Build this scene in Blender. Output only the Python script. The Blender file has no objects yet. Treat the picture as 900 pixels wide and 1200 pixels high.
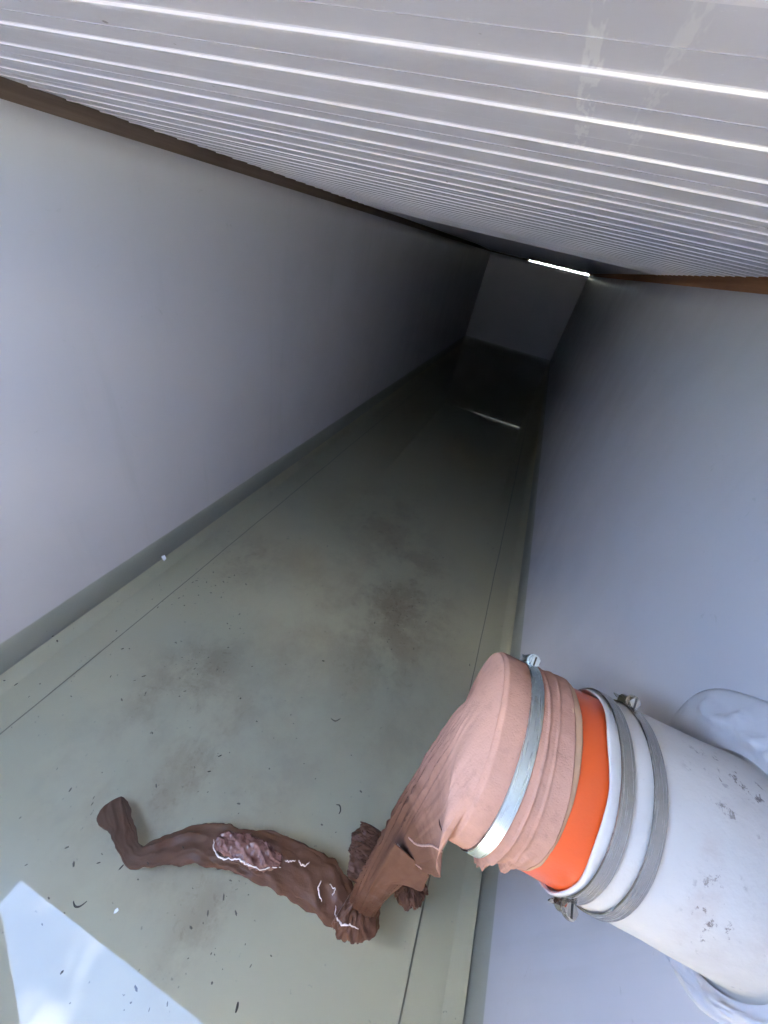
import bpy, math, random
from mathutils import Vector, Matrix, noise
R = math.radians
random.seed(7)
sc = bpy.context.scene
col = sc.collection

# ------------------------------------------------------------------ camera
cam_d = bpy.data.cameras.new('camera')
cam_d.sensor_fit = 'HORIZONTAL'; cam_d.sensor_width = 36.0
cam_d.lens = 36.0 * 432.35 / 900.0
cam_d.clip_start = 0.005; cam_d.clip_end = 5000
cam = bpy.data.objects.new('camera', cam_d); col.objects.link(cam)
cr = Vector((0.90804431, 0.37036325, 0.19566961))
cu = Vector((-0.37363209, 0.50499496, 0.77806115))
cf = Vector((-0.18935309, 0.77962244, -0.59693739))
m = Matrix((cr, cu, -cf)).transposed().to_4x4()
cam.matrix_world = m
sc.camera = cam

# ------------------------------------------------------------------ daylight
SUN_EL, SUN_AZ = 52.0, 302.0         # azimuth clockwise from +Y
w = bpy.data.worlds.new('World'); sc.world = w; w.use_nodes = True
nt = w.node_tree; nt.nodes.clear()
out = nt.nodes.new('ShaderNodeOutputWorld'); bg = nt.nodes.new('ShaderNodeBackground')
sky = nt.nodes.new('ShaderNodeTexSky'); sky.sky_type = 'NISHITA'; sky.sun_disc = False
sky.ozone_density = 2.4; sky.dust_density = 0.4; sky.altitude = 600; sky.sun_elevation = R(SUN_EL); sky.sun_rotation = R(SUN_AZ)
tc = nt.nodes.new('ShaderNodeTexCoord'); cn = nt.nodes.new('ShaderNodeTexNoise')
cn.inputs['Scale'].default_value = 4.2; cn.inputs['Detail'].default_value = 8; cn.inputs['Roughness'].default_value = 0.58
ramp = nt.nodes.new('ShaderNodeValToRGB')
ramp.color_ramp.elements[0].position = 0.56; ramp.color_ramp.elements[1].position = 0.74
mix = nt.nodes.new('ShaderNodeMix'); mix.data_type = 'RGBA'
mix.inputs['B'].default_value = (7.5, 7.7, 8.2, 1)
cmap = nt.nodes.new('ShaderNodeMapping'); cmap.inputs['Location'].default_value = (1.3, 0.0, 0.0)
nt.links.new(tc.outputs['Generated'], cmap.inputs['Vector']); nt.links.new(cmap.outputs['Vector'], cn.inputs['Vector']); nt.links.new(cn.outputs['Fac'], ramp.inputs['Fac'])
nt.links.new(ramp.outputs['Color'], mix.inputs['Factor']); nt.links.new(sky.outputs['Color'], mix.inputs['A'])
nt.links.new(mix.outputs['Result'], bg.inputs['Color']); nt.links.new(bg.outputs['Background'], out.inputs['Surface'])
bg.inputs['Strength'].default_value = 0.15
sd = bpy.data.lights.new('sun', 'SUN'); sd.energy = 4.3; sd.angle = R(0.53); sd.color = (1.0, 0.97, 0.95)
sun = bpy.data.objects.new('sun', sd); col.objects.link(sun)
dv = Vector((math.sin(R(SUN_AZ)) * math.cos(R(SUN_EL)), math.cos(R(SUN_AZ)) * math.cos(R(SUN_EL)), math.sin(R(SUN_EL))))
sun.rotation_euler = dv.to_track_quat('Z', 'Y').to_euler()
sun.location = dv * 20
sc.view_settings.view_transform = 'Standard'; sc.view_settings.look = 'None'
sc.view_settings.exposure = 6.1; sc.view_settings.gamma = 1.0
sc.render.engine = 'CYCLES'
cy = sc.cycles
cy.max_bounces = 14; cy.diffuse_bounces = 8; cy.glossy_bounces = 6; cy.transparent_max_bounces = 12; cy.transmission_bounces = 6
cy.sample_clamp_indirect = 8.0; cy.use_denoising = True
cy.caustics_reflective = False; cy.caustics_refractive = False

# ------------------------------------------------------------------ dimensions (metres; the camera is at the origin)
XL, XR = -0.926, 0.352             # inner wall faces
YN, YB = -0.85, 6.088              # near and back wall inner faces
ZT, ZR = 0.0427, 0.0694            # wall top, roof underside
ZW, ZF = -1.0, -1.12               # water level, floor
ROOF_Y0 = -0.118                   # edge of the roof over the opening
PR, PY, PZ = 0.09, 0.2277, -0.4023  # pipe radius and axis (runs along x)

# ------------------------------------------------------------------ helpers
def mesh_obj(name, verts, faces, mat=None, parent=None, smooth=False, mesh=None):
    if mesh is None:
        mesh = bpy.data.meshes.new(name); mesh.from_pydata([tuple(v) for v in verts], [], faces); mesh.update()
        if mat: mesh.materials.append(mat)
        if smooth: mesh.polygons.foreach_set('use_smooth', [True] * len(mesh.polygons))
    o = bpy.data.objects.new(name, mesh); col.objects.link(o)
    if parent: o.parent = parent
    return o
def fix_normals(o):
    import bmesh
    bm = bmesh.new(); bm.from_mesh(o.data); bmesh.ops.recalc_face_normals(bm, faces=bm.faces); bm.to_mesh(o.data); bm.free()
    return o
def empty(name, loc=(0, 0, 0)):
    o = bpy.data.objects.new(name, None); o.empty_display_size = 0.05; col.objects.link(o); o.location = loc; return o
def tag(o, label=None, cat=None, group=None, kind=None):
    for k, v in (('label', label), ('category', cat), ('group', group), ('kind', kind)):
        if v: o[k] = v
    return o
def box(x0, x1, y0, y1, z0, z1):
    v = [(x, y, z) for x in (x0, x1) for y in (y0, y1) for z in (z0, z1)]
    f = [(0, 1, 3, 2), (4, 6, 7, 5), (0, 4, 5, 1), (2, 3, 7, 6), (0, 2, 6, 4), (1, 5, 7, 3)]
    return v, f
def join(parts):
    V, F = [], []
    for v, f in parts:
        n = len(V); V += [tuple(p) for p in v]; F += [tuple(i + n for i in q) for q in f]
    return V, F
def bevel(o, wd=0.002, seg=2):
    b = o.modifiers.new('bevel', 'BEVEL'); b.width = wd; b.segments = seg; b.limit_method = 'ANGLE'; return o
def loft(rings, closed=True, cap=False):
    n = len(rings[0]); V = [p for r in rings for p in r]; F = []
    for i in range(len(rings) - 1):
        for j in range(n if closed else n - 1):
            k = (j + 1) % n
            F.append((i * n + j, i * n + k, (i + 1) * n + k, (i + 1) * n + j))
    if cap:
        F.append(tuple(range(n - 1, -1, -1))); F.append(tuple((len(rings) - 1) * n + j for j in range(n)))
    return V, F
def smoothstep(a, b, x):
    t = min(1, max(0, (x - a) / (b - a))); return t * t * (3 - 2 * t)
def catmull(P, n):
    """n samples through the list of tuples P (any dimension)."""
    out_ = []; m_ = len(P) - 1
    for s in range(n):
        t = s / (n - 1) * m_; i = min(int(t), m_ - 1); u = t - i
        p0, p1, p2, p3 = P[max(i - 1, 0)], P[i], P[i + 1], P[min(i + 2, m_)]
        out_.append(tuple(0.5 * (2 * b + (c - a) * u + (2 * a - 5 * b + 4 * c - d) * u * u + (3 * b - a - 3 * c + d) * u ** 3)
                          for a, b, c, d in zip(p0, p1, p2, p3)))
    return out_
def tube(path, rad, n=10, cap=True):
    rings = []; prev = None
    for i, p in enumerate(path):
        p = Vector(p); a = Vector(path[max(i - 1, 0)]); b = Vector(path[min(i + 1, len(path) - 1)])
        t = (b - a).normalized()
        if prev is None: prev = t.orthogonal().normalized()
        u = (prev - t * prev.dot(t)).normalized(); prev = u; v = t.cross(u)
        r = rad(i / (len(path) - 1)) if callable(rad) else rad
        rings.append([tuple(p + (u * math.cos(2 * math.pi * k / n) + v * math.sin(2 * math.pi * k / n)) * r) for k in range(n)])
    return loft(rings, True, cap)
def fbm(x, y, z, o=4):
    return noise.fractal(Vector((x, y, z)), 1.0, 2.0, o)

# ------------------------------------------------------------------ materials
class Mat:
    def __init__(s, name, base=(0.5, 0.5, 0.5), rough=0.5, metal=0.0, spec=0.5):
        s.m = bpy.data.materials.new(name); s.m.use_nodes = True; s.nt = s.m.node_tree
        s.b = s.nt.nodes['Principled BSDF']
        s.b.inputs['Base Color'].default_value = (*base, 1); s.b.inputs['Roughness'].default_value = rough
        s.b.inputs['Metallic'].default_value = metal; s.b.inputs['Specular IOR Level'].default_value = spec
        s.tc = s.nt.nodes.new('ShaderNodeTexCoord'); s.vec = s.tc.outputs['Object']; s.bump_in = None
        s.c = None; s.base = base
    def n(s, t, **k):
        nd = s.nt.nodes.new(t)
        for a, b in k.items(): setattr(nd, a, b)
        return nd
    def l(s, a, b): s.nt.links.new(a, b)
    def mapped(s, scale=(1, 1, 1), loc=(0, 0, 0), rot=(0, 0, 0)):
        mp = s.n('ShaderNodeMapping'); mp.inputs['Scale'].default_value = scale; mp.inputs['Location'].default_value = loc
        mp.inputs['Rotation'].default_value = rot
        s.l(s.vec, mp.inputs['Vector']); return mp.outputs['Vector']
    def noise(s, scale, detail=4, rough=0.55, vec=None, dist=0.0):
        nd = s.n('ShaderNodeTexNoise'); nd.inputs['Scale'].default_value = scale; nd.inputs['Detail'].default_value = detail
        nd.inputs['Roughness'].default_value = rough; nd.inputs['Distortion'].default_value = dist
        s.l(vec or s.vec, nd.inputs['Vector']); return nd.outputs['Fac']
    def ramp(s, fac, a, b, va=0.0, vb=1.0):
        mr = s.n('ShaderNodeMapRange'); mr.interpolation_type = 'SMOOTHSTEP'
        for k, v in (('From Min', a), ('From Max', b), ('To Min', va), ('To Max', vb)): mr.inputs[k].default_value = v
        s.l(fac, mr.inputs['Value']); return mr.outputs['Result']
    def math(s, op, a, b=None):
        nd = s.n('ShaderNodeMath', operation=op)
        for i, v in enumerate((a, b)):
            if v is None: continue
            if isinstance(v, (int, float)): nd.inputs[i].default_value = v
            else: s.l(v, nd.inputs[i])
        return nd.outputs[0]
    def blob(s, c, r, scale=(1, 1, 1)):
        """1 at the point c falling to 0 at distance r (object space, per-axis scale)."""
        v = s.n('ShaderNodeVectorMath', operation='SUBTRACT'); s.l(s.vec, v.inputs[0]); v.inputs[1].default_value = c
        v2 = s.n('ShaderNodeVectorMath', operation='MULTIPLY'); s.l(v.outputs[0], v2.inputs[0]); v2.inputs[1].default_value = scale
        v3 = s.n('ShaderNodeVectorMath', operation='LENGTH'); s.l(v2.outputs[0], v3.inputs[0])
        return s.ramp(v3.outputs['Value'], 0.0, r, 1.0, 0.0)
    def tint(s, fac, colr):
        mx = s.n('ShaderNodeMix', data_type='RGBA')
        if s.c is None: mx.inputs['A'].default_value = (*s.base, 1)
        else: s.l(s.c, mx.inputs['A'])
        mx.inputs['B'].default_value = (*colr, 1); s.l(fac, mx.inputs['Factor'])
        s.c = mx.outputs['Result']; s.l(s.c, s.b.inputs['Base Color'])
    def bump(s, h, dist=0.001, strength=1.0):
        b = s.n('ShaderNodeBump'); b.inputs['Distance'].default_value = dist; b.inputs['Strength'].default_value = strength
        s.l(h, b.inputs['Height'])
        if s.bump_in: s.l(s.bump_in, b.inputs['Normal'])
        s.bump_in = b.outputs['Normal']; s.l(s.bump_in, s.b.inputs['Normal'])
    def rough(s, fac, a, b): s.l(s.ramp(fac, 0.3, 0.7, a, b), s.b.inputs['Roughness'])

# white tank liner
wl = Mat('white_liner', (0.56, 0.545, 0.565), 0.5, 0, 0.3)
wl.tint(wl.ramp(wl.noise(2.0, 5), 0.42, 0.75, 0, 0.35), (0.47, 0.46, 0.475))
wl.tint(wl.ramp(wl.noise(60, 3, 0.7), 0.66, 0.74, 0, 0.35), (0.5, 0.5, 0.5))
wl.tint(wl.ramp(wl.noise(3.5, 5, 0.6, wl.mapped((1, 1, 0.35))), 0.55, 0.8, 0, 0.3), (0.55, 0.56, 0.55))
wl.tint(wl.math('MULTIPLY', wl.ramp(wl.noise(1.0, 5, 0.65, wl.mapped((14, 14, 0.9))), 0.52, 0.72, 0, 0.35), wl.ramp(wl.noise(1.7, 3), 0.4, 0.6)), (0.44, 0.44, 0.44))
wl.tint(wl.ramp(wl.noise(26, 4, 0.7, dist=1.0), 0.66, 0.74, 0, 0.5), (0.42, 0.42, 0.42))
wl.bump(wl.noise(3, 2), 0.004); wl.bump(wl.noise(120, 2, 0.5), 0.0002, 0.4)
wl.rough(wl.noise(8, 3), 0.38, 0.55)
# below the water line the liner carries a thin algae film
sep = wl.n('ShaderNodeSeparateXYZ'); wl.l(wl.vec, sep.inputs[0])
wl.tint(wl.ramp(wl.math('ADD', sep.outputs['Z'], wl.math('MULTIPLY', wl.noise(12, 3), 0.006)), ZW + 0.001, ZW + 0.008, 0.8, 0.0), (0.36, 0.37, 0.31))
M_WALL = wl.m
# floor liner with green film and brown sediment
fl = Mat('floor_liner', (0.66, 0.61, 0.42), 0.6)
fl.tint(fl.ramp(fl.noise(1.6, 5), 0.35, 0.7, 0, 0.5), (0.63, 0.585, 0.44))
grain = fl.ramp(fl.noise(38, 6, 0.75, dist=0.6), 0.42, 0.66)
cloudy = fl.ramp(fl.noise(6, 7, 0.68, dist=0.2), 0.42, 0.62)
for c, r, s_, k in (((-0.06, 0.90, ZF), 0.42, (1.5, 1, 1), 1.0), ((-0.12, 1.02, ZF), 0.35, (1.6, 1.0, 1), 0.8),
                    ((-0.40, 0.95, ZF), 0.12, (2.2, 1, 1), 0.9), ((-0.33, 1.42, ZF), 0.35, (1.2, 1, 1), 0.8), ((-0.54, 0.39, ZF), 0.2, (1.6, 1, 1), 1.0),
                    ((-0.31, 0.20, ZF), 0.22, (1, 1, 1), 0.7), ((-0.16, 0.02, ZF), 0.11, (1.8, 1, 1), 0.9), ((-0.71, 0.86, ZF), 0.2, (1, 1, 1), 0.7),
                    ((-0.44, 0.30, ZF), 0.3, (1, 1, 1), 0.5)):
    b = fl.blob(c, r * 1.35, s_)
    f1 = fl.math('MULTIPLY', fl.math('MULTIPLY', b, fl.math('MAXIMUM', fl.math('MULTIPLY', grain, cloudy), fl.math('MULTIPLY', cloudy, 0.55))), k)
    fl.tint(f1, (0.27, 0.175, 0.095))
fl.tint(fl.math('MULTIPLY', fl.blob((-0.28, 0.75, ZF), 1.3, (2.2, 1, 1)), fl.ramp(fl.noise(3.4, 8, 0.72, dist=0.15), 0.42, 0.70, 0, 0.6)), (0.40, 0.29, 0.17))
fl.tint(fl.ramp(fl.noise(2.6, 7, 0.7, dist=0.2), 0.54, 0.75, 0, 0.5), (0.42, 0.36, 0.24))
fl.tint(fl.ramp(fl.noise(95, 2, 0.6), 0.72, 0.77, 0, 0.6), (0.2, 0.18, 0.13))
fl.bump(fl.noise(4, 3), 0.012)
M_FLOOR = fl.m
M_SEAM = Mat('seam_dirt', (0.19, 0.175, 0.13), 0.8).m
# roof sheet
rf = Mat('painted_roof_metal', (0.60, 0.59, 0.655), 0.4, 0.0)
rfg = rf.n('ShaderNodeNewGeometry'); rf.vec = rfg.outputs['Position']
rf.tint(rf.ramp(rf.noise(9, 5, 0.65), 0.45, 0.75, 0, 0.4), (0.53, 0.52, 0.59))
rf.tint(rf.ramp(rf.noise(5, 5, 0.6, rf.mapped((0.6, 4, 1))), 0.5, 0.8, 0, 0.3), (0.53, 0.51, 0.565))
rf.tint(rf.ramp(rf.noise(110, 3, 0.7), 0.68, 0.76, 0, 0.35), (0.8, 0.8, 0.82))
rf.tint(rf.ramp(rf.noise(48, 2, 0.6), 0.735, 0.76, 0, 0.7), (0.12, 0.10, 0.09))
# dried white runs across the slats
for cx_, cy_, k in ((-0.020, 0.29, 1.0), (0.010, 0.27, 0.6)):
    run = rf.blob((cx_, cy_, ZR), 0.15, (24, 1, 0.1))
    br = rf.ramp(rf.noise(1.0, 3, 0.7, rf.mapped((110, 26, 1))), 0.47, 0.55)
    rf.tint(rf.math('MULTIPLY', rf.math('MULTIPLY', rf.ramp(run, 0.05, 0.25), br), 0.6 * k), (0.80, 0.80, 0.82))
rf.bump(rf.noise(7, 3), 0.004); rf.bump(rf.noise(220, 2), 0.0002, 0.5)
rf.rough(rf.noise(14, 4), 0.38, 0.6)
M_ROOF = rf.m
M_ROOFEDGE = Mat('pale_roof_bead', (0.88, 0.86, 0.92), 0.2).m  # bead faces paler and glossier than the slat pans
def timber(name, a, b):
    t = Mat(name, a, 0.8)
    t.tint(t.ramp(t.noise(1.0, 6, 0.7, t.mapped((40, 1.6, 60)), 0.5), 0.3, 0.7, 0, 1), b)
    t.tint(t.ramp(t.noise(6, 4), 0.5, 0.75, 0, 0.5), tuple(0.4 * v for v in a))
    t.bump(t.noise(1.0, 5, 0.7, t.mapped((60, 2, 90))), 0.001); return t.m
M_WOODD = timber('dark_weathered_timber', (0.16, 0.115, 0.09), (0.10, 0.07, 0.055))
M_WOODO = timber('orange_brown_timber', (0.36, 0.16, 0.07), (0.25, 0.105, 0.045))
# concrete / ground outside
gd = Mat('ground_soil', (0.22, 0.2, 0.15), 0.9); gd.tint(gd.ramp(gd.noise(1.5, 8, 0.7), 0.4, 0.65), (0.12, 0.16, 0.06)); gd.bump(gd.noise(20, 5), 0.02)
co = Mat('grey_concrete', (0.36, 0.355, 0.34), 0.85); co.tint(co.ramp(co.noise(6, 6), 0.4, 0.7, 0, 0.6), (0.27, 0.265, 0.25)); co.bump(co.noise(80, 4), 0.002)
# water
wm = bpy.data.materials.new('tank_water'); wm.use_nodes = True; wn = wm.node_tree; wn.nodes.clear()
wo = wn.nodes.new('ShaderNodeOutputMaterial'); wmix = wn.nodes.new('ShaderNodeMixShader'); wg = wn.nodes.new('ShaderNodeBsdfGlossy')
wt = wn.nodes.new('ShaderNodeBsdfTransparent'); wf = wn.nodes.new('ShaderNodeFresnel'); wf.inputs['IOR'].default_value = 1.33
wg.inputs['Roughness'].default_value = 0.0; wt.inputs['Color'].default_value = (0.97, 0.965, 0.93, 1)
wtc = wn.nodes.new('ShaderNodeTexCoord'); wnz = wn.nodes.new('ShaderNodeTexNoise'); wb = wn.nodes.new('ShaderNodeBump')
wnz.inputs['Scale'].default_value = 3.0; wnz.inputs['Detail'].default_value = 2; wb.inputs['Distance'].default_value = 0.0001
wn.links.new(wtc.outputs['Object'], wnz.inputs['Vector']); wn.links.new(wnz.outputs['Fac'], wb.inputs['Height'])
wn.links.new(wb.outputs['Normal'], wg.inputs['Normal']); wn.links.new(wb.outputs['Normal'], wf.inputs['Normal'])
wge = wn.nodes.new('ShaderNodeNewGeometry'); wmu = wn.nodes.new('ShaderNodeMath'); wmu.operation = 'SUBTRACT'; wmu.inputs[0].default_value = 1.0
wml = wn.nodes.new('ShaderNodeMath'); wml.operation = 'MULTIPLY'
wn.links.new(wge.outputs['Backfacing'], wmu.inputs[1]); wn.links.new(wmu.outputs[0], wml.inputs[0]); wn.links.new(wf.outputs['Fac'], wml.inputs[1])
wn.links.new(wml.outputs[0], wmix.inputs['Fac']); wn.links.new(wt.outputs[0], wmix.inputs[1]); wn.links.new(wg.outputs[0], wmix.inputs[2])
wn.links.new(wmix.outputs[0], wo.inputs['Surface'])
wv = wn.nodes.new('ShaderNodeVolumePrincipled'); wv.inputs['Density'].default_value = 2.2; wv.inputs['Color'].default_value = (0.80, 0.755, 0.60, 1)
wn.links.new(wv.outputs[0], wo.inputs['Volume'])
M_WATER = wm
mm = Mat('meniscus_water', (1, 1, 1), 0.02); mm.b.inputs['Transmission Weight'].default_value = 1.0; mm.b.inputs['IOR'].default_value = 1.33
M_MENISCUS = mm.m
# pipe materials
orr = Mat('orange_pvc', (0.78, 0.11, 0.018), 0.3); orr.tint(orr.ramp(orr.noise(30, 4), 0.55, 0.8, 0, 0.4), (0.7, 0.16, 0.06))
orr.bump(orr.noise(300, 2), 0.0001); M_ORANGE = orr.m
sl = Mat('scuffed_white_sleeve', (0.60, 0.565, 0.525), 0.45)
sl.tint(sl.ramp(sl.noise(14, 5, 0.6), 0.48, 0.75, 0, 0.6), (0.50, 0.45, 0.42))
fleck = sl.ramp(sl.noise(1.0, 6, 0.75, sl.mapped((85, 75, 75))), 0.56, 0.64)
area = sl.math('MAXIMUM', sl.blob((0.285, 0.155, -0.35), 0.05, (1.6, 1, 0.8)), sl.blob((0.30, 0.24, -0.31), 0.06))
sl.tint(sl.math('MULTIPLY', fleck, sl.ramp(area, 0.05, 0.7)), (0.20, 0.165, 0.15))
sl.tint(sl.math('MULTIPLY', sl.blob((0.275, 0.16, -0.34), 0.05, (3.2, 0.8, 0.6)), sl.ramp(sl.noise(50, 4), 0.4, 0.7, 0.1, 0.55)), (0.42, 0.30, 0.26))
sl.tint(sl.ramp(sl.noise(75, 3, 0.6), 0.69, 0.74, 0, 0.55), (0.3, 0.27, 0.27))
sl.bump(sl.noise(220, 4), 0.0004); sl.bump(sl.noise(20, 3), 0.002)
M_SLEEVE = sl.m
def steel(name, base, ro):
    s_ = Mat(name, base, ro, 1.0); v = s_.noise(1.0, 4, 0.7, s_.mapped((900, 20, 20)))
    s_.tint(s_.ramp(s_.noise(90, 5, 0.7), 0.5, 0.75, 0, 0.5), tuple(c * 0.65 for c in base)); s_.rough(v, ro, ro + 0.1); return s_.m
M_STEEL = steel('brushed_steel', (0.46, 0.43, 0.39), 0.2)
M_STEELB = steel('pale_galvanised_steel', (0.66, 0.76, 0.80), 0.25)
M_STEELD = steel('dark_steel', (0.30, 0.30, 0.30), 0.3)
# nylon cloth: dry pink above, soaked brown where it has wicked water up from the surface
def cloth(name):
    c = Mat(name, (0.52, 0.285, 0.205), 0.85, 0, 0.2)
    c.tint(c.ramp(c.noise(9, 4), 0.4, 0.75, 0, 0.6), (0.40, 0.20, 0.15))
    c.tint(c.ramp(c.noise(160, 3, 0.7), 0.62, 0.72, 0, 0.35), (0.36, 0.17, 0.12))
    sp = c.n('ShaderNodeSeparateXYZ'); c.l(c.vec, sp.inputs[0])
    zz = c.math('ADD', sp.outputs['Z'], c.math('MULTIPLY', c.noise(13, 6, 0.65), 0.30))
    c.tint(c.ramp(zz, -0.34, -0.20, 0.85, 0.0), (0.26, 0.135, 0.10))
    wet = c.ramp(zz, -0.47, -0.33, 0.95, 0.0)
    c.tint(wet, (0.125, 0.056, 0.034))
    c.tint(c.ramp(zz, -0.82, -0.72, 1.0, 0.0), (0.115, 0.050, 0.028))
    c.l(c.ramp(zz, -0.80, -0.72, 0.28, 0.85), c.b.inputs['Roughness'])
    c.bump(c.noise(600, 2), 0.0004, 0.8); c.bump(c.noise(1.0, 4, 0.5, c.mapped((60, 60, 18))), 0.0015, 0.7)
    c.tint(c.ramp(c.noise(40, 6, 0.7), 0.5, 0.75, 0, 0.30), (0.20, 0.10, 0.075))
    return c.m
M_CLOTH = cloth('nylon_cloth')
M_HEM = Mat('hem_thread', (0.52, 0.32, 0.26), 0.9).m; M_WETHEM = Mat('wet_hem_glint', (0.80, 0.70, 0.66), 0.12).m  # wet hem is paler than the dry thread: its highlight is in the colour
bb = Mat('wet_blister_cloth', (0.20, 0.095, 0.075), 0.2); bb.tint(bb.ramp(bb.noise(60, 4), 0.4, 0.7), (0.12, 0.05, 0.035)); bb.bump(bb.noise(90, 3), 0.001); M_BLISTER = bb.m
M_RUBBER = Mat('tan_band', (0.55, 0.33, 0.2), 0.7).m

# ------------------------------------------------------------------ ground outside and tank shell
v, f = [], []
S = 900.0; TW = 0.07
# ground sheet with a hole for the tank
o_ = [(-S, -S), (S, -S), (S, S), (-S, S)]; i_ = [(XL - TW - .002, YN - TW - .002), (XR + TW + .002, YN - TW - .002), (XR + TW + .002, YB + TW + .002), (XL - TW - .002, YB + TW + .002)]
v = [(x, y, -0.35) for x, y in o_ + i_]; f = [(0, 1, 5, 4), (1, 2, 6, 5), (2, 3, 7, 6), (3, 0, 4, 7)]
tag(mesh_obj('ground', v, f, gd.m), kind='structure')

gw = Mat('cream_render', (0.55, 0.48, 0.36), 0.9); gw.bump(gw.noise(60, 4), 0.003)  # wall added beyond the far end to tone down daylight through the slit
gwo = fix_normals(mesh_obj('added_slit_wall', *box(-3.0, 3.0, 7.3, 7.5, -0.352, 0.9), gw.m)); bevel(gwo, 0.01)
tag(gwo, 'added cream wall beyond the far end, dimming the daylight in the slit under the roof', 'wall')
tank = empty('water_tank', ((XL + XR) / 2, 2.6, ZF)); tank_off = Vector(tank.location)
tag(tank, 'long white-lined tank standing part full of greenish water under the metal roof', 'water tank')
def at_tank(o): o.parent = tank; o.matrix_parent_inverse = Matrix.Translation(-tank_off); return o
def wall_grid(axis, fixed, a0, a1, thick, step=0.05, amp=0.0022):
    """Liner wall: an uneven inner skin joined to a flat outer face."""
    na = max(2, int((a1 - a0) / step)); nz = 26; z0, z1 = ZF - 0.05, ZT
    V = []
    for i in range(na + 1):
        a = a0 + (a1 - a0) * i / na
        for j in range(nz + 1):
            z = z0 + (z1 - z0) * j / nz
            d = amp * (fbm(a * 1.7 + fixed * 5, fixed * 3, z * 2.0, 3)) * smoothstep(z1, z1 - 0.06, z)
            V.append((fixed + d, a, z) if axis == 'x' else (a, fixed + d, z))
    nI = len(V); F = []
    for i in range(na):
        for j in range(nz):
            q = i * (nz + 1) + j; F.append((q, q + nz + 1, q + nz + 2, q + 1))
    sgn = thick
    for i in (0, na):
        for j in (0, nz):
            x = V[i * (nz + 1) + j]
            V.append((fixed + sgn, x[1], x[2]) if axis == 'x' else (x[0], fixed + sgn, x[2]))
    A, B, C_, D = nI, nI + 1, nI + 2, nI + 3     # (0,lo),(0,hi),(na,lo),(na,hi)
    top = [i * (nz + 1) + nz for i in range(na + 1)]; bot = [i * (nz + 1) for i in range(na + 1)]
    F += [(A, B, D, C_), tuple(top + [D, B]), tuple(bot[::-1] + [A, C_]),
          tuple(list(range(0, nz + 1)) + [B, A]), tuple(list(range(na * (nz + 1) + nz, na * (nz + 1) - 1, -1)) + [C_, D])]
    return V, F
for axis, fx, a0, a1, th in (('x', XL, YN, YB, -TW), ('x', XR, YN, YB, TW), ('y', YB, XL - TW, XR + TW, TW), ('y', YN, XL - TW, XR + TW, -TW)):
    V, F = wall_grid(axis, fx, a0, a1, th)
    o = mesh_obj('wall', V, F, M_WALL, None, True); fix_normals(o); at_tank(o)
    o.data.polygons.foreach_set('use_smooth', [len(p.vertices) == 4 and p.area < 0.1 for p in o.data.polygons])
# floor: three welded liner sheets, dirt-filled seams between them, on a concrete slab
def sheet(x0, x1, z=ZF, th=0.004, ys=(YN, YB)):
    ny = 160; nx = max(1, int((x1 - x0) / 0.06)); V = []; F = []
    for i in range(ny + 1):
        y = ys[0] + (ys[1] - ys[0]) * i / ny
        for j in range(nx + 1):
            x = x0 + (x1 - x0) * j / nx
            edge = 0.0020 * fbm(y * 4.0, x0 * 7 if j == 0 else x1 * 7, 0, 4) if j in (0, nx) else 0
            V.append((x + edge, y, z + 0.0012 * fbm(x * 3, y * 3, 1, 3)))
    for i in range(ny):
        for j in range(nx):
            q = i * (nx + 1) + j; F.append((q, q + 1, q + nx + 2, q + nx + 1))
    return V, F
for a, b in ((XL + 0.001, -0.803), (-0.7995, 0.243), (0.2465, XR - 0.001)):
    at_tank(mesh_obj('floor_sheet', *sheet(a, b), M_FLOOR, None, True))
at_tank(mesh_obj('floor_slab', *box(XL - TW + .003, XR + TW - .003, YN - TW + .003, YB + TW - .003, ZF - 0.16, ZF - 0.052), co.m))
at_tank(mesh_obj('seam_bed', *box(XL + .002, XR - .002, YN + .002, YB - .002, ZF - 0.045, ZF - 0.004), M_SEAM))
# welded cove strips along the foot of both long walls
for xs, sg in ((XL, 1), (XR, -1)):
    V = []; F = []; n = 70
    for i in range(n + 1):
        y = YN + 0.002 + (YB - YN - 0.004) * i / n; wd = 0.034 + 0.003 * fbm(y * 2, xs, 0, 3)
        V += [(xs + sg * 0.004, y, ZF + wd * 0.9), (xs + sg * 0.011, y, ZF + 0.014), (xs + sg * wd * 0.8, y, ZF + 0.005), (xs + sg * wd, y, ZF + 0.0015)]
    for i in range(n):
        for j in range(3): q = i * 4 + j; F.append((q, q + 4, q + 5, q + 1))
    at_tank(mesh_obj('cove_strip', V, F, M_FLOOR, None, True))

# ------------------------------------------------------------------ water
v, f = box(XL - 0.004, XR + 0.004, YN - 0.004, YB + 0.004, ZF - 0.02, ZW)
tag(mesh_obj('water', v, f, M_WATER), kind='structure')

# ------------------------------------------------------------------ roof of narrow slats running across the tank
PITCH = 0.0622; X0, X1 = XL - 0.10, XR + 0.12
roof = empty('metal_roof', (0, 2.6, ZR)); tag(roof, 'pale grey ribbed metal roof lying across the top of the tank, slats running crosswise', 'roof')
def roof_child(o, loc=None):
    o.parent = roof
    o.location = Vector(loc) - roof.location if loc else -Vector(roof.location)
    return o
def slat_profile():
    """One pitch, seen along x: (y, z) of the underside; bead centred at y=0."""
    P = []
    P += [(-0.0311, 0.0002), (-0.0300, 0.0004)]
    P += [(-0.0062, 0.0005), (-0.0058, 0.0)]
    P += [(-0.0052, -0.0010), (-0.0047, -0.0012), (-0.0012, -0.0012), (-0.0007, -0.0010), (0.0000, 0.0)]
    P += [(0.0006, 0.0005), (0.0300, 0.0004), (0.0309, 0.0003)]
    return P
prof = slat_profile(); th = 0.0012; nx = 24
V = []; F = []; n = len(prof)
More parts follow.
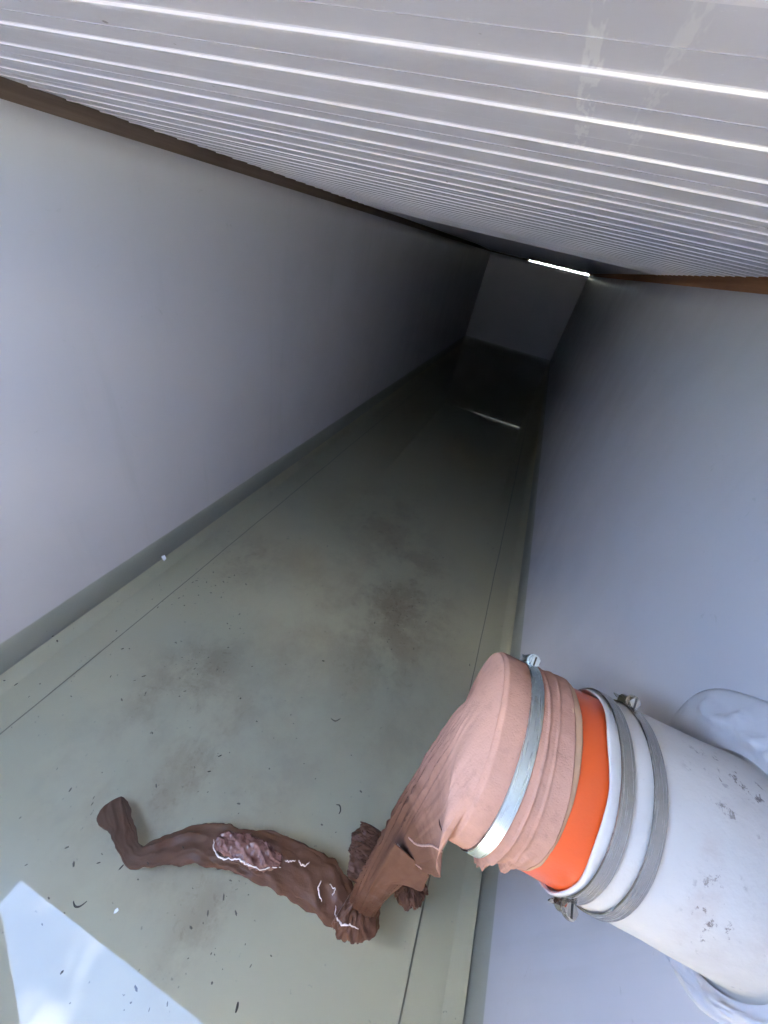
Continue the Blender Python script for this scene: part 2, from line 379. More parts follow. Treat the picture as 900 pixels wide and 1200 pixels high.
for i in range(nx + 1):
    x = X0 + (X1 - X0) * i / nx
    wob = 0.0007 * math.sin(x * 5 + 1)
    V += [(x, y, z + wob) for y, z in prof] + [(x, y, z + wob + th) for y, z in reversed(prof)]
m2 = 2 * n
for i in range(nx):
    for j in range(m2):
        k = (j + 1) % m2; F.append((i * m2 + j, i * m2 + k, (i + 1) * m2 + k, (i + 1) * m2 + j))
F.append(tuple(range(m2))); F.append(tuple(nx * m2 + j for j in range(m2 - 1, -1, -1)))
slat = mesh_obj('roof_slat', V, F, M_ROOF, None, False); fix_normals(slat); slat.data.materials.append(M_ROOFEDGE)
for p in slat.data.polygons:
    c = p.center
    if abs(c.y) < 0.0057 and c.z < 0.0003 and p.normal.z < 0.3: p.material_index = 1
ys = []; y = 0.2545
while y - PITCH > ROOF_Y0 + 0.02: y -= PITCH
while y < 2.02: ys.append(y); y += PITCH
for i, y in enumerate(ys):
    o = slat if i == 0 else mesh_obj('roof_slat', None, None, mesh=slat.data)
    roof_child(o, (0, y, ZR + random.uniform(-0.0002, 0.0003)))
y_edge = ys[0] - PITCH / 2
roof_child(mesh_obj('leak_cover_sheet', *box(X0, X1, ys[0] - PITCH / 2 - 0.004, ys[-1] + PITCH / 2 + 0.05, ZR + 0.0030, ZR + 0.0050), M_ROOF))  # unseen sheet added above the slats to stop light leaking between them
v_, f_ = box(X0, X1, ROOF_Y0, y_edge + 0.001, ZR - 0.0002, ZR + 0.0012)
roof_child(mesh_obj('edge_strip', v_, f_, M_ROOF))
yend = ys[-1] + PITCH / 2
y_near = ys[0] - PITCH / 2
# smooth flat sheet over the far end
V = []; F = []; ny = 60; nxx = 64
for i in range(ny + 1):
    y = yend + 0.001 + (YB + 0.3 - yend) * i / ny
    for j in range(nxx + 1):
        x = X0 + (X1 - X0) * j / nxx; V.append((x, y, ZR + 0.001 + 0.0015 * fbm(x, y * 0.8, 3, 3) - smoothstep(4.8, 6.0, y) * (0.0125 - 0.006 * (x - XL) / (XR - XL) + 0.005 * fbm(x * 12, 1, 2, 4))))
for i in range(ny):
    for j in range(nxx): q = i * (nxx + 1) + j; F.append((q, q + 1, q + nxx + 2, q + nxx + 1))
o = mesh_obj('end_panel', V, F, M_ROOF, None, True); s_ = o.modifiers.new('solid', 'SOLIDIFY'); s_.thickness = 0.002; s_.offset = 1; roof_child(o)

# the loose roof sheet pushed aside beyond the opening, widened out of view to cut the daylight
lo = empty('loose_roof_sheet', (-0.914, -0.19, ZR + 0.003))
tag(lo, 'loose roof sheet lying askew beside the opening, mirrored at the lower left of the water', 'roof sheet')
V = []; F = []
L_, D_ = 1.5, 0.62
vv, ff = box(0.0, L_, -D_, 0, 0, 0.0015)
o = mesh_obj('panel', vv, ff, M_ROOF, lo)
o = mesh_obj('folded_edge', *box(0.0, L_, -0.004, 0.0, -0.012, 0), M_ROOF, lo)
lo.rotation_euler.z = R(-23.6)

sh2 = empty('added_short_sheet', (-0.072, -0.11, ZR + 0.007))  # sheet added out of view to shrink the opening and cut daylight
tag(sh2, 'added unseen sheet closing the right side of the opening, cutting daylight behind the viewer', 'roof sheet')
mesh_obj('panel', *box(0.0, 0.95, -1.0, 0.33, 0, 0.0015), M_ROOF, sh2)
mesh_obj('folded_edge', *box(0.0, 0.003, -0.7, 0.0, -0.0015, 0), M_ROOF, sh2)
sh2.rotation_euler.z = R(-46.8)
# timber battens lying on the wall tops under the roof
def batten(name, x0, x1, y0, y1, mat, label, ztop=ZR - 0.0016, axis='y', rag=0.0):
    n = 90; V = []; F = []
    for i in range(n + 1):
        t = i / n
        a = (y0 + (y1 - y0) * t) if axis == 'y' else (x0 + (x1 - x0) * t)
        jit = 0.0009 * fbm(a * 5, x0, 0, 4); zt = ztop - rag * max(0, fbm(a * 7, 3, 1, 4)); zb = ZT - 0.001
        if axis == 'y': V += [(x0 + jit, a, zb), (x1 + jit, a, zb), (x1 + jit, a, zt), (x0 + jit, a, zt)]
        else: V += [(a, y0 + jit, zb), (a, y1 + jit, zb), (a, y1 + jit, zt), (a, y0 + jit, zt)]
    for i in range(n):
        for j in range(4): k = (j + 1) % 4; F.append((i * 4 + j, i * 4 + k, i * 4 + 4 + k, i * 4 + 4 + j))
    F += [(3, 2, 1, 0), tuple(n * 4 + j for j in range(4))]
    o = mesh_obj(name, V, F, mat); fix_normals(o); tag(o, label, 'timber batten', 'battens under the roof'); return o
ZBT = ZR + 0.0012
batten('timber_batten', XL - 0.055, XL - 0.0015, y_near, YB + 0.04, M_WOODD, 'dark brown timber batten on top of the left tank wall under the roof', ZBT)
batten('timber_batten', XR + 0.0015, XR + 0.06, y_near, YB + 0.04, M_WOODO, 'orange-brown timber batten on top of the right tank wall under the roof', ZBT)
batten('timber_batten', XL + 0.002, -0.42, YB + 0.012, YB + 0.05, M_WOODD, 'short dark batten on the far end wall beside the strip of daylight', ZBT - 0.006, 'x', 0.004)

# ------------------------------------------------------------------ drain pipe through the right wall
def cap_shift(x): return 0.0045 * smoothstep(0.165, 0.135, x)
def ringx(x, r, n=96, yc=PY, zc=PZ, fn=None):
    o = []; q_ = cap_shift(x); yc -= q_ * 0.76; zc -= q_ * 0.65
    for k in range(n):
        a = 2 * math.pi * k / n; rr = r + (fn(x, a) if fn else 0); o.append((x, yc + rr * math.cos(a), zc + rr * math.sin(a)))
    return o
def lathe(prof, n=96, fn=None, closed=False):
    rings = [ringx(x, r, n, fn=fn) for x, r in prof]
    if closed: rings.append(rings[0])
    return loft(rings)
pipe = empty('drain_pipe', (XR, PY, PZ)); tag(pipe, 'large orange pipe in a scuffed white sleeve sticking out of the right tank wall', 'pipe')
def pchild(o, parent=pipe, org=pipe):
    o.parent = parent; o.matrix_parent_inverse = Matrix.Translation(-Vector(org.location)); return o
pchild(fix_normals(mesh_obj('orange_pipe', *lathe([(0.112, 0.080), (0.112, 0.0855), (0.114, 0.0868), (0.134, 0.0868), (0.148, 0.0868), (XR + 0.05, 0.0868), (XR + 0.05, 0.080), (0.114, 0.080)], closed=True), M_ORANGE, None, True)))
def sleeve_fn(x, a):
    lift = smoothstep(0.214, 0.194, x) * (0.0045 * max(0, math.cos(a - R(215))) ** 6)
    return lift + 0.0011 * fbm(x * 14, math.cos(a) * 2, math.sin(a) * 2, 3) + 0.0004 * fbm(x * 60, math.cos(a) * 9, math.sin(a) * 9, 3)
def edge_x(a): return 0.0025 * math.sin(a * 2 + 1) + 0.001 * math.sin(7 * a)
rings = []
xs_ = [0.197, 0.199] + [0.197 + (0.343 - 0.197) * (i + 1) / 40 for i in range(40)]
pr_out = [(x, PR - (0.0008 if i == 0 else 0)) for i, x in enumerate(xs_)] + [(0.347, PR + 0.003), (0.3505, PR + 0.009), (0.3520, PR + 0.013)]
pr_in = [(0.22, 0.0874), (0.197, 0.0878)]
for x, r in pr_in + pr_out:
    k = smoothstep(0.225, 0.197, x); rings.append([(x + k * edge_x(2 * math.pi * j / 128), PY + (r + sleeve_fn(x, 2 * math.pi * j / 128)) * math.cos(2 * math.pi * j / 128), PZ + (r + sleeve_fn(x, 2 * math.pi * j / 128)) * math.sin(2 * math.pi * j / 128)) for j in range(128)])
pchild(fix_normals(mesh_obj('white_sleeve', *loft(rings), M_SLEEVE, None, True)))
# wrinkled liner collar welded round the pipe on the wall
rings = []
for i in range(15):
    t = i / 14; rg = []
    for j in range(140):
        a = 2 * math.pi * j / 140
        Rmax = 0.136 + 0.020 * math.cos(a - R(45)) + 0.006 * math.sin(3 * a + 1) + 0.003 * math.sin(7 * a)
        rr = 0.094 + (Rmax - 0.094) * t; 
        wr = 0.0075 * math.sin(a * 7 + 7 * t + 2 * fbm(math.cos(a) * 2, math.sin(a) * 2, t, 3)) * (1 - t) * t * 3
        wr += 0.010 * abs(fbm(math.cos(a) * 9, math.sin(a) * 9, t * 4, 5)) * smoothstep(0, 0.25, t)
        h = 0.0045 * (1 - t) ** 1.5 + (0.0022 if t < 0.96 else 0.0004) + max(0, wr * (1 - t ** 4)) + 0.0024
        rg.append((XR - h, PY + rr * math.cos(a), PZ + rr * math.sin(a)))
    rings.append(rg)
rings.append([(XR + 0.001, p[1], p[2]) for p in rings[-1]])
pchild(fix_normals(mesh_obj('wall_collar', *loft(rings), M_WALL, None, True)))
M_PATCH = M_WALL

# ------------------------------------------------------------------ hose clamps
def clamp(label, x, r, wd, phi, mat, group='hose clamps round the pipe', head=-1, tiltf=None, scale=1.0, slots=False):
    root = empty('hose_clamp', (x, PY, PZ)); tag(root, label, 'hose clamp', group)
    def ch(o, parent=root):
        o.parent = parent
        if parent is root: o.matrix_parent_inverse = Matrix.Translation(-Vector(root.location))
        return o
    th_ = 0.0011; pf = [(x - wd / 2, r), (x - wd / 2 + .0006, r + th_), (x + wd / 2 - .0006, r + th_), (x + wd / 2, r), (x - wd / 2, r)]
    rings = [[(q[0] + (tiltf(2 * math.pi * k / 128) if tiltf else 0), q[1], q[2]) for k, q in enumerate(ringx(a, b, 128, fn=lambda xx, an: 0.0004 * math.sin(3 * an + x * 90)))] for a, b in pf]
    ch(fix_normals(mesh_obj('band', *loft(rings), mat, None, False)))
    for p in root.children[0].data.polygons: p.use_smooth = True
    root.children[0].data.set_sharp_from_angle(angle=R(30)) if hasattr(root.children[0].data, 'set_sharp_from_angle') else None
    N = Vector((0, math.cos(phi), math.sin(phi))); T = Vector((0, -math.sin(phi), math.cos(phi))); X = Vector((1, 0, 0))
    dx = tiltf(phi % (2 * math.pi)) if tiltf else 0
    C0 = Vector((x + dx, PY - cap_shift(x) * 0.76, PZ - cap_shift(x) * 0.65)) + N * (r + th_)
    P = lambda a, b, c: tuple(C0 + X * a + T * b + N * c)
    k = scale
    # arched housing over the worm screw
    rings = []
    for b in (-0.0075, 0.0075):
        rg = []
        for i in range(13):
            an = math.pi * i / 12; rg.append(P(0.0062 * k * math.cos(an), b * k, (0.0085 * k * math.sin(an) ** 0.8 if 0 < i < 12 else 0)))
        for i in range(12, -1, -1):
            an = math.pi * i / 12; rg.append(P(0.0053 * k * math.cos(an), b * k, (0.0076 * k * math.sin(an) ** 0.8 if 0 < i < 12 else -0.0004)))
        rings.append(rg)
    h = ch(fix_normals(mesh_obj('screw_housing', *loft(rings, True, True), mat, None, False)))
    # tail of the band poking past the housing
    tl = [P(sx * wd * 0.45, -head * b, c) for b, c in ((0.006, 0.0012), (0.014, 0.0022), (0.020, 0.0042)) for sx in (-1, 1)]
    tl += [tuple(Vector(q) + N * 0.0008) for q in tl]
    o = ch(fix_normals(mesh_obj('band_tail', tl, [(0, 1, 3, 2), (2, 3, 5, 4), (6, 8, 9, 7), (8, 10, 11, 9), (0, 6, 7, 1), (4, 5, 11, 10), (0, 2, 8, 6), (2, 4, 10, 8), (1, 7, 9, 3), (3, 9, 11, 5)], mat)))
    # screw: threaded shank, hexagonal head with a slot
    sh = []
    for i in range(25):
        b = (-0.008 + 0.016 * i / 24) * k; rr = (0.0034 if i % 2 else 0.0042) * k
        sh.append([P(rr * math.cos(2 * math.pi * j / 16), b, 0.0042 * k + rr * math.sin(2 * math.pi * j / 16)) for j in range(16)])
    scr = ch(fix_normals(mesh_obj('screw', *loft(sh, True, True), M_STEELD, None, False)))
    hd = []
    for b, rr in ((0.008, 0.0066), (0.0085, 0.0070), (0.0095, 0.0070), (0.0095, 0.0056), (0.0135, 0.0056), (0.0142, 0.0050)):
        nseg = 24; hd.append([P(rr * k * (1 if rr > .0066 else 1 / max(abs(math.cos(((2 * math.pi * j / nseg) % (math.pi / 3)) - math.pi / 6)), .5) * 0.92) * math.cos(2 * math.pi * j / nseg), head * b * k, 0.0046 * k + rr * k * math.sin(2 * math.pi * j / nseg)) for j in range(nseg)])
    hv, hf = loft(hd, True, False)
    nseg = 24; base = 5 * nseg
    # slotted face: flat, with a dark block painted as the shaded groove
    g = 0.0009 * k
    face_b = head * 0.0142 * k; deep = head * 0.0124 * k
    hf.append(tuple(base + j for j in range(nseg)))
    ho = mesh_obj('screw_head', hv, hf, mat); fix_normals(ho); ch(ho, scr)
    sv = [P(sx * g, bb, 0.0046 * k + sz * 0.0048 * k) for sx in (-1, 1) for bb in (face_b + head * 0.00015, deep) for sz in (-1, 1)]
    so = mesh_obj('slot', sv, [(0, 1, 3, 2), (4, 6, 7, 5), (0, 4, 5, 1), (2, 3, 7, 6), (0, 2, 6, 4), (1, 5, 7, 3)], M_DARKSLOT); ch(so, scr)
    if slots:
        pv, pf2 = [], []
        for q in range(6):
            for s2 in (-1, 1):
                an = phi + R(14 + q * 5.2); cN = Vector((0, math.cos(an), math.sin(an))); cT = Vector((0, -math.sin(an), math.cos(an)))
                c0 = Vector((x + (tiltf(an) if tiltf else 0) + s2 * 0.0022, PY - cap_shift(x) * 0.76, PZ - cap_shift(x) * 0.65)) + cN * (r + th_ + 0.0003); n0 = len(pv)
                for j in range(8):
                    aa = 2 * math.pi * j / 8; pv.append(tuple(c0 + X * 0.0008 * math.cos(aa) + cT * 0.0007 * math.sin(aa)))
                pv.append(tuple(c0 + cN * 0.0006)); pf2 += [(n0 + j, n0 + (j + 1) % 8, n0 + 8) for j in range(8)]
        o = ch(mesh_obj('punched_dimples', pv, pf2, mat)); o['kind'] = 'stuff'
    return root
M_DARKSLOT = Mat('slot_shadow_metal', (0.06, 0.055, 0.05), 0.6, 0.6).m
clamp('steel clamp on the white sleeve nearest the orange ring, screw at its underside', 0.2085, 0.0915, 0.0115, R(194), M_STEEL, head=-1)
clamp('steel clamp farther from the orange ring on the white sleeve, screw on its top', 0.2340, 0.0915, 0.0110, R(43), M_STEEL, head=1)
clamp('pale blue-grey clamp holding the pink cloth on the pipe end', 0.1275, 0.0925, 0.0125, R(43), M_STEELB, head=1, slots=True,
      tiltf=lambda a: 0.004 * math.cos(a - R(40)))

# ------------------------------------------------------------------ nylon stocking pulled over the pipe end
sto = empty('nylon_stocking', (0.12, PY, PZ)); tag(sto, 'pink nylon stocking clamped over the pipe end, its soaked brown leg trailing into the water', 'stocking')
def sch(o, parent=sto):
    o.parent = parent
    if parent is sto: o.matrix_parent_inverse = Matrix.Translation(-Vector(sto.location))
    return o
NA = 260
def cuff_fn(x, a):
    low = max(0, math.cos(a - R(225))) ** 3          # loose side, hanging
    f1 = 0.0006 * fbm(math.cos(a) * 6, math.sin(a) * 6, x * 40, 3)
    f2 = low * (0.0050 * math.sin((x - 0.13) * 260 + 3 * fbm(math.cos(a) * 3, math.sin(a) * 3, x * 20, 3)) + 0.0085 * abs(fbm(math.cos(a) * 9, math.sin(a) * 9, x * 60, 3))) * smoothstep(0.133, 0.139, x) * smoothstep(0.164, 0.156, x)
    ridge = 0.0016 * math.exp(-((x - 0.140 - 0.002 * math.sin(a)) / 0.0010) ** 2) + 0.0010 * math.exp(-((x - 0.152 - 0.002 * math.sin(2 * a)) / 0.0010) ** 2)
    return f1 + f2 + ridge
prof_c = []
for i in range(71):
    x = 0.0985 + (0.167 - 0.0985) * i / 70
    r = 0.0922 - 0.0022 * smoothstep(0.136, 0.160, x)
    r -= 0.0030 * smoothstep(0.1035, 0.0985, x)
    r -= 0.0006 * math.exp(-((x - 0.1275) / 0.006) ** 2)
    prof_c.append((x, r))
rings = []
for x, r in prof_c + [(0.1655, 0.0872)]:
    sy_, sz_ = cap_shift(x) * 0.76, cap_shift(x) * 0.65
    rings.append([(x + 0.0022 * math.sin(3 * (2 * math.pi * j / NA)) * smoothstep(0.14, 0.162, x), PY - sy_ + (r + cuff_fn(x, 2 * math.pi * j / NA)) * math.cos(2 * math.pi * j / NA), PZ - sz_ + (r + cuff_fn(x, 2 * math.pi * j / NA)) * math.sin(2 * math.pi * j / NA)) for j in range(NA)])
sch(fix_normals(mesh_obj('cuff', *loft(rings), M_CLOTH, None, True)))
# tan elastic edge of the cuff lying on the orange pipe
rings = [ringx(x, r, 128, fn=lambda xx, a: 0.0006 * fbm(math.cos(a) * 4, math.sin(a) * 4, xx * 30, 3)) for x, r in ((0.161, 0.0889), (0.163, 0.0897), (0.1705, 0.0887), (0.172, 0.0880), (0.172, 0.0870))]
sch(fix_normals(mesh_obj('elastic_band', *loft(rings), M_RUBBER, None, True)))

# body of the stocking: from the rim, over the open end, gathered and hanging to the water
def cam3(px, py, d):     # a point seen from the camera station, d metres along its axis
    return cf * d + cr * ((px - 450) / 432.35 * d) - cu * ((py - 600) / 432.35 * d)
SEC = [  # (upper-left edge, lower-right edge, depth, thickness share)
    ((552, 820), (516, 990), 0.390, 0.92), ((531, 850), (518, 1004), 0.403, 0.85), ((505, 888), (514, 1014), 0.44, 0.66), ((482, 926), (502, 1016), 0.49, 0.6), ((462, 960), (488, 1018), 0.545, 0.6),
    ((444, 992), (476, 1028), 0.60, 0.6),
    ((428, 1020), (456, 1046), 0.64, 0.7), ((414, 1048), (440, 1066), 0.675, 0.8), ((404, 1072), (428, 1086), 0.70, 0.8)]
rim = [Vector(p) for p in ringx(0.0985, 0.0892, NA)]
rings = [[tuple(p) for p in rim]]
# reference direction so ring point k of every section matches rim point k: 0 at the upper edge
def sec_ring(e0, e1, d, thk):
    A_, B_ = cam3(*e0, d), cam3(*e1, d); c = (A_ + B_) / 2; u = (A_ - B_) / 2; view = c.normalized()
    v_ = (view - u * (view.dot(u) / u.length_squared)).normalized() * u.length * thk
    return c, u, v_
secs = [sec_ring(*s) for s in SEC]
# phase of the rim that corresponds to the upper edge (top silhouette of the pipe)
A0 = R(40.7)
stations = [(Vector((0.0985, PY - 0.0034, PZ - 0.0029)), (Vector((0, math.cos(A0), math.sin(A0)))) * 0.0895, Vector((0, -math.sin(A0), math.cos(A0))) * -0.0895)] + secs
flat = [tuple(c) + tuple(u) + tuple(v_) for c, u, v_ in stations]
NS = 110
sam = catmull(flat, NS)
rings = []
for i, s in enumerate(sam):
    c = Vector(s[0:3]); u = Vector(s[3:6]); v_ = Vector(s[6:9]); t = i / (NS - 1); rg = []
    amp = 0.0 + 0.30 * smoothstep(0.05, 0.45, t) ; sc_ = (u.length + v_.length) / 2
    for j in range(NA):
        a = 2 * math.pi * j / NA
        tw = a + 0.9 * t * t
        n1 = fbm(math.cos(tw) * 2.2, math.sin(tw) * 2.2, t * 2.0, 4)
        pl = math.sin(tw * 10 + 2.4 * n1 + 2.0 * t) ; pl = (1 - abs(pl)) ** 0.9 - 0.4
        pl2 = 1 - 2 * abs(math.sin(tw * 11 + 4 * n1 + 1))
        lowk = 1 - 0.75 * max(0, math.cos(a - math.pi)) * smoothstep(0.75, 0.5, t)
        fold = 1 + lowk * amp * (0.9 * pl + 0.3 * pl2) * (0.6 + 0.4 * math.sin(tw * 2 + 1)) + 0.10 * lowk * n1 * smoothstep(0.0, 0.3, t) + 0.03 * fbm(math.cos(tw) * 6, math.sin(tw) * 6, t * 9, 3) * smoothstep(0, .2, t)
        rg.append(tuple(c + (u * math.cos(a) + v_ * math.sin(a)) * fold))
    rings.append(rg)
leg = sch(fix_normals(mesh_obj('gathered_leg', *loft(rings), M_CLOTH, None, True)))

# slack pouch hanging below the open end, with its pale hem
def sheet_patch(name, rows, nu=60, nv=40, amp=0.004, seed=0, th=0.0008, parent=sto, thick=True, rip=10):
    """Bicubic-like cloth patch through a grid of (px,py,depth) rows."""
    R3 = [[tuple(cam3(*p)) for p in r] for r in rows]
    cols = [catmull(r, nu) for r in R3]; V = []; 
    grid = [catmull([cols[r][k] for r in range(len(cols))], nv) for k in range(nu)]
    for k in range(nu):
        for l in range(nv):
            p = Vector(grid[k][l]); a = amp * (fbm(k / nu * 3 + seed, l / nv * 3, seed, 4) + 0.5 * math.sin(k / nu * rip + 3 * fbm(l / nv * 2, seed, 0, 2)))
            e = min(k, nu - 1 - k, l, nv - 1 - l) / 4.0
            V.append(tuple(p - p.normalized() * a * min(1, e + 0.3)))
    F = [(k * nv + l, (k + 1) * nv + l, (k + 1) * nv + l + 1, k * nv + l + 1) for k in range(nu - 1) for l in range(nv - 1)]
    o = mesh_obj(name, V, F, M_CLOTH, None, True)
    s = o.modifiers.new('solid', 'SOLIDIFY'); s.thickness = th; s.offset = 0
    return sch(o, parent)
from mathutils.bvhtree import BVHTree
leg_t = BVHTree.FromPolygons([v.co for v in leg.data.vertices], [p.vertices for p in leg.data.polygons])
def hem_on_leg(pts, r, n=70, seed=0):
    path = []
    for px, py in catmull(pts, n):
        d = cam3(px, py, 1.0).normalized(); h = leg_t.ray_cast(Vector((0, 0, 0)), d)
        if h[0]: path.append(h[0] - d * 0.0006)
    sm = [tuple(sum((path[max(0, min(len(path) - 1, i + k))] for k in range(-2, 3)), Vector()) / 5 + Vector((0.0005 * math.sin(i * 2.1 + seed), 0, 0.0006 * math.sin(i * 1.3)))) for i in range(len(path))]
    sch(mesh_obj('hem', *tube(sm, r, 8), M_HEM, None, True), leg)
hem_on_leg([(479, 981), (487, 989), (496, 991), (507, 991), (517, 997), (528, 1002), (540, 1001), (549, 996)], 0.0012)
hem_on_leg([(466, 989), (474, 1000), (484, 1010), (494, 1018)], 0.0009, 50, 1)
sheet_patch('torn_flap', [
    [(462, 988, .515), (476, 1000, .515), (490, 1012, .515), (503, 1026, .515)],
    [(452, 1004, .56), (468, 1014, .55), (484, 1024, .54), (499, 1034, .53)],
    [(442, 1022, .60), (456, 1026, .59), (474, 1034, .57), (492, 1044, .55)],
    [(430, 1048, .65), (438, 1042, .645), (452, 1036, .62), (468, 1030, .59)]], seed=8, amp=0.005, rip=22)

# ---- wet pieces in the water
def wp(px, py, z):        # helper for points lying on a level z below the eye
    d = cf + cr * ((px - 450) / 432.35) - cu * ((py - 600) / 432.35); return d * (z / d.z)
def flat_tube(name, pts, seed=0, flat_=0.35, n=64, ns=120, amp=0.26, mat=None):
    """Limp cloth tube through (px, py, z, half width m)."""
    P = [tuple(wp(a, b, z)) + (w_, fz) for a, b, z, w_, fz in pts]; S_ = catmull(P, ns); rings = []
    for i, s in enumerate(S_):
        c = Vector(s[:3]); a = Vector(S_[max(i - 1, 0)][:3]); b = Vector(S_[min(i + 1, ns - 1)][:3]); t = (b - a); t.z = 0; t.normalize()
        side = Vector((-t.y, t.x, 0)); rg = []; tt = i / (ns - 1)
        endt = min(1, math.sqrt(max(0, 1 - (1 - min(tt, 1 - tt) / 0.05) ** 2)) if min(tt, 1 - tt) < 0.05 else 1)
        for j in range(n):
            an = 2 * math.pi * j / n
            nz = fbm(math.cos(an) * 1.5 + seed, math.sin(an) * 1.5, tt * 9, 4)
            wz = s[3] * endt * (1 + amp * nz + 0.10 * fbm(seed, tt * 14, math.cos(an), 3))
            hz = s[3] * s[4] * endt * (1 + 0.4 * nz)
            q = c + side * wz * math.cos(an) + Vector((0, 0, 1)) * hz * math.sin(an)
            # soft creases running slantwise along the limp cloth
            sl_ = (q - c).dot(side) / s[3]
            cre = 1 - abs(math.sin(3.5 * sl_ + 9 * tt + 3.0 * fbm(q.x * 9, q.y * 9, seed, 3)))
            q.z += 0.0030 * endt * (cre ** 2 - 0.3) * (0.5 + 0.8 * abs(fbm(q.x * 14, q.y * 14, seed + 3, 3))) + 0.0016 * endt * fbm(q.x * 45, q.y * 45, seed, 4)
            q += side * (0.003 * fbm(q.x * 45, q.y * 45, 3 + seed, 4)) * endt
            rg.append(tuple(q))
        rings.append(rg)
    return sch(fix_normals(mesh_obj(name, *loft(rings, True, True), mat or M_CLOTH, None, True)))
tail = flat_tube('floating_leg', [
    (424, 1082, -1.004, .018, .5), (404, 1064, -1.005, .030, .26), (385, 1042, -1.006, .038, .15), (362, 1026, -1.006, .038, .12), (335, 1012, -1.006, .036, .12), (305, 1002, -1.005, .034, .14),
    (275, 995, -1.007, .032, .14), (255, 990, -1.014, .032, .12), (230, 990, -1.026, .030, .12), (205, 993, -1.036, .027, .12),
    (180, 1001, -1.048, .021, .16), (160, 1004, -1.056, .018, .2), (151, 990, -1.062, .018, .2), (143, 970, -1.070, .020, .2), (134, 950, -1.076, .025, .2), (131, 938, -1.078, .023, .2)], seed=2)
flat_tube('loose_fold', [(418, 1035, -1.000, .020, .5), (424, 1010, -1.001, .026, .5), (430, 988, -1.002, .028, .45), (436, 968, -1.006, .022, .4)], seed=5)
flat_tube('loose_fold', [(466, 1034, -0.998, .014, .6), (476, 1044, -0.998, .024, .5), (488, 1042, -1.000, .022, .5), (498, 1034, -1.003, .012, .4)], seed=9)
flat_tube('loose_fold', [(402, 1060, -0.996, .03, .5), (412, 1072, -0.998, .034, .5), (428, 1072, -1.001, .028, .5), (436, 1050, -1.003, .020, .4)], seed=12)
# air-filled blister lying on the surface
bl = flat_tube('air_blister', [(252, 985, -0.998, .008, .6), (268, 988, -0.994, .018, .35), (290, 996, -0.992, .021, .35), (312, 1005, -0.993, .019, .35), (330, 1010, -0.998, .008, .6)], seed=21, amp=0.25, mat=M_BLISTER)
# meniscus: pale hem lines on the wet cloth, with their wet highlight painted in
wet_t = [BVHTree.FromPolygons([v.co for v in o.data.vertices], [p.vertices for p in o.data.polygons]) for o in sto.children if o.name.split('.')[0] in ('floating_leg', 'loose_fold', 'air_blister')]
def wet_hem(pts, r=0.0016, seed=0, n=80):
    path = []
    for i, (a, b) in enumerate(catmull(pts, n)):
        d = cam3(a, b, 1.0).normalized(); best = d * (ZW / d.z)
        for t_ in wet_t:
            h = t_.ray_cast(Vector((0, 0, 0)), d)
            if h[0] and h[0].length < best.length: best = h[0]
        path.append(best)
    P = [sum((path[max(0, min(n - 1, i + k))] for k in range(-1, 2)), Vector()) / 3 for i in range(n)]
    P = [tuple(p + Vector((0.0028 * fbm(i * .17, seed, 0, 4), 0.0028 * fbm(i * .17, seed, 5, 4), 0.0004))) for i, p in enumerate(P)]
    V, F = tube(P, lambda t: 0.62 * r * (0.3 + 0.7 * math.sin(math.pi * t)) * (1 + 0.5 * fbm(t * 14, seed, 1, 3)), 12)
    return sch(mesh_obj('hem', V, F, M_WETHEM, None, True), tail)
wet_hem([(250, 984), (251, 996), (258, 1005), (270, 1007), (280, 1007), (290, 1013), (306, 1018), (330, 1016)], 0.0024, 1)
wet_hem([(350, 1008), (355, 1015), (362, 1011)], 0.0020, 2, 30); wet_hem([(334, 1008), (340, 1010), (346, 1008)], 0.0014, 7, 30)
wet_hem([(376, 1032), (373, 1044), (377, 1056)], 0.0020, 3, 30); wet_hem([(386, 1036), (392, 1042), (390, 1050)], 0.0015, 6, 30)
wet_hem([(393, 1062), (394, 1074), (400, 1083), (410, 1084), (420, 1089)], 0.0024, 4, 50)

# ------------------------------------------------------------------ small debris
M_DEB = Mat('dark_debris', (0.09, 0.075, 0.055), 0.8).m; M_WHITE = Mat('white_flake', (0.85, 0.85, 0.85), 0.5).m
def twig(label, pts, r=0.0013, z=ZW - 0.002):
    P = catmull([tuple(wp(a, b, z)) for a, b in pts], 18); V, F = tube(P, lambda t: r * (0.5 + 0.6 * math.sin(math.pi * t)), 6)
    tag(mesh_obj('curled_twig', V, F, M_DEB, None, True), label, 'twig', 'curled bits of twig in the water')
twig('curled dark twig left of the mirrored patch of sky tip, beside the white flake', [(86, 1056), (88, 1062), (94, 1062), (102, 1056)])
twig('tiny hooked twig just above the floating brown leg', [(394, 943), (398, 944), (399, 950), (397, 954)])
twig('tiny bent twig on the mid floor of the tank, above the cloth', [(388, 842), (393, 845), (399, 842)], 0.0016, ZF + 0.003)
twig('small dark twig at the bottom edge beside the mirrored clouds', [(279, 1174), (278, 1180), (276, 1187)], 0.0018)
V = [tuple(wp(x, y, ZW + 0.0008)) for x, y in ((133, 1071), (135, 1066), (138, 1064), (139, 1067), (136, 1070))]; V += [(a, b, c + 0.0012) for a, b, c in V]
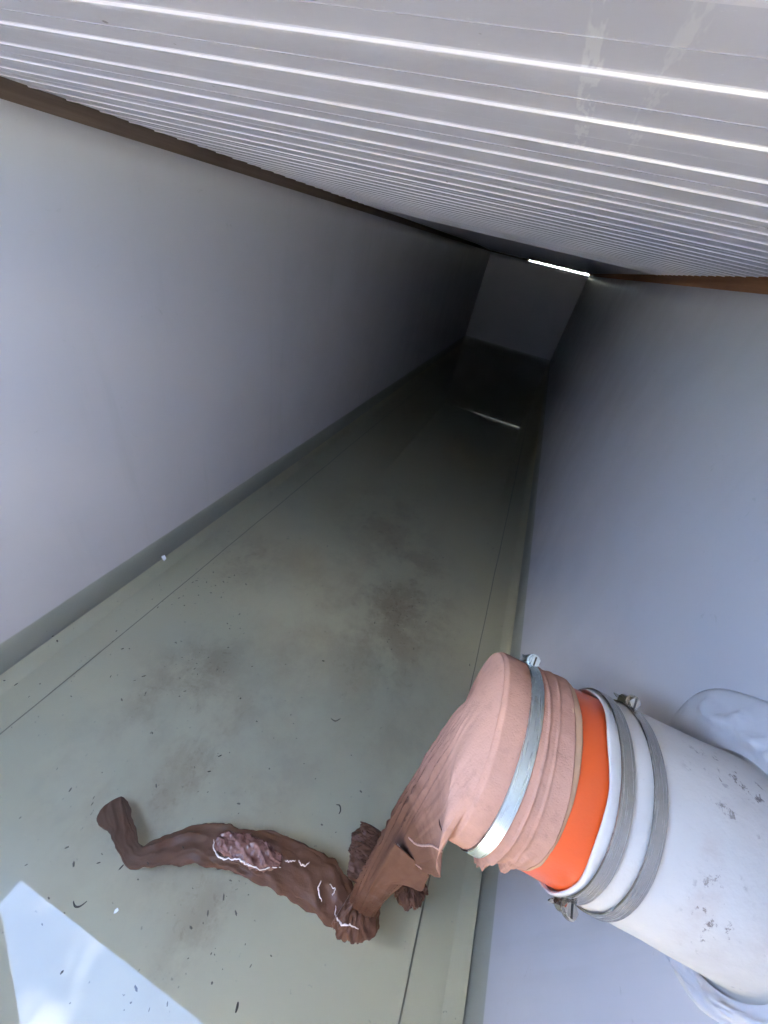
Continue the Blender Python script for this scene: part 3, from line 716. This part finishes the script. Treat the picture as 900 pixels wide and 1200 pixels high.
tag(mesh_obj('paint_flake', V, [(4, 3, 2, 1, 0), (5, 6, 7, 8, 9)] + [(i, (i + 1) % 5, 5 + (i + 1) % 5, 5 + i) for i in range(5)], M_WHITE), 'tiny white flake floating beside the curled twig', 'flake')
V = [tuple(wp(x, y, ZW + 0.0008)) for x, y in ((189, 653), (193, 651), (195, 655), (192, 658))]; V += [(a, b, c + 0.003) for a, b, c in V]
tag(mesh_obj('paint_flake', V, [(3, 2, 1, 0), (4, 5, 6, 7)] + [(i, (i + 1) % 4, 4 + (i + 1) % 4, 4 + i) for i in range(4)], M_WHITE), 'small pale flake floating at the foot of the left wall', 'flake')
# uncountable specks
V, F = [], []
def speck(x, y, z, s):
    n0 = len(V); a = random.uniform(0, 6.28); e = random.uniform(1, 3.2); k = 5
    for j in range(k):
        t = 2 * math.pi * j / k; ux, uy = s * e * math.cos(t), s * math.sin(t) * random.uniform(.7, 1.2)
        V.append((x + ux * math.cos(a) - uy * math.sin(a), y + ux * math.sin(a) + uy * math.cos(a), z))
    V.append((x, y, z + s * 0.6)); F.extend((n0 + j, n0 + (j + 1) % k, n0 + k) for j in range(k))
for _ in range(620):
    y = 3.2 * random.random() ** 1.7 - 0.4; x = random.uniform(XL + 0.03, XR - 0.03)
    if fbm(x * 2.5, y * 2.5, 7, 3) < -0.12: continue
    speck(x, y, ZF + 0.004, random.choice((0.0007, 0.001, 0.0013, 0.002)))
for _ in range(35):
    y = random.uniform(-0.15, 0.6); x = random.uniform(XL + 0.03, -0.15); speck(x, y, ZW + 0.0005, random.choice((0.0008, 0.0012, 0.0017)))
for cx_, cy_, n_ in ((-0.16, 0.02, 25), (-0.06, 0.92, 45), (-0.54, 0.4, 35), (-0.71, 0.7, 35)):
    for _ in range(n_): speck(random.gauss(cx_, 0.045), random.gauss(cy_, 0.09), ZF + 0.004, random.choice((0.0008, 0.0012, 0.002)))
tag(mesh_obj('debris_specks', V, F, M_DEB), 'scattered dark specks of grit lying on the tank floor and floating', 'grit', kind='stuff')
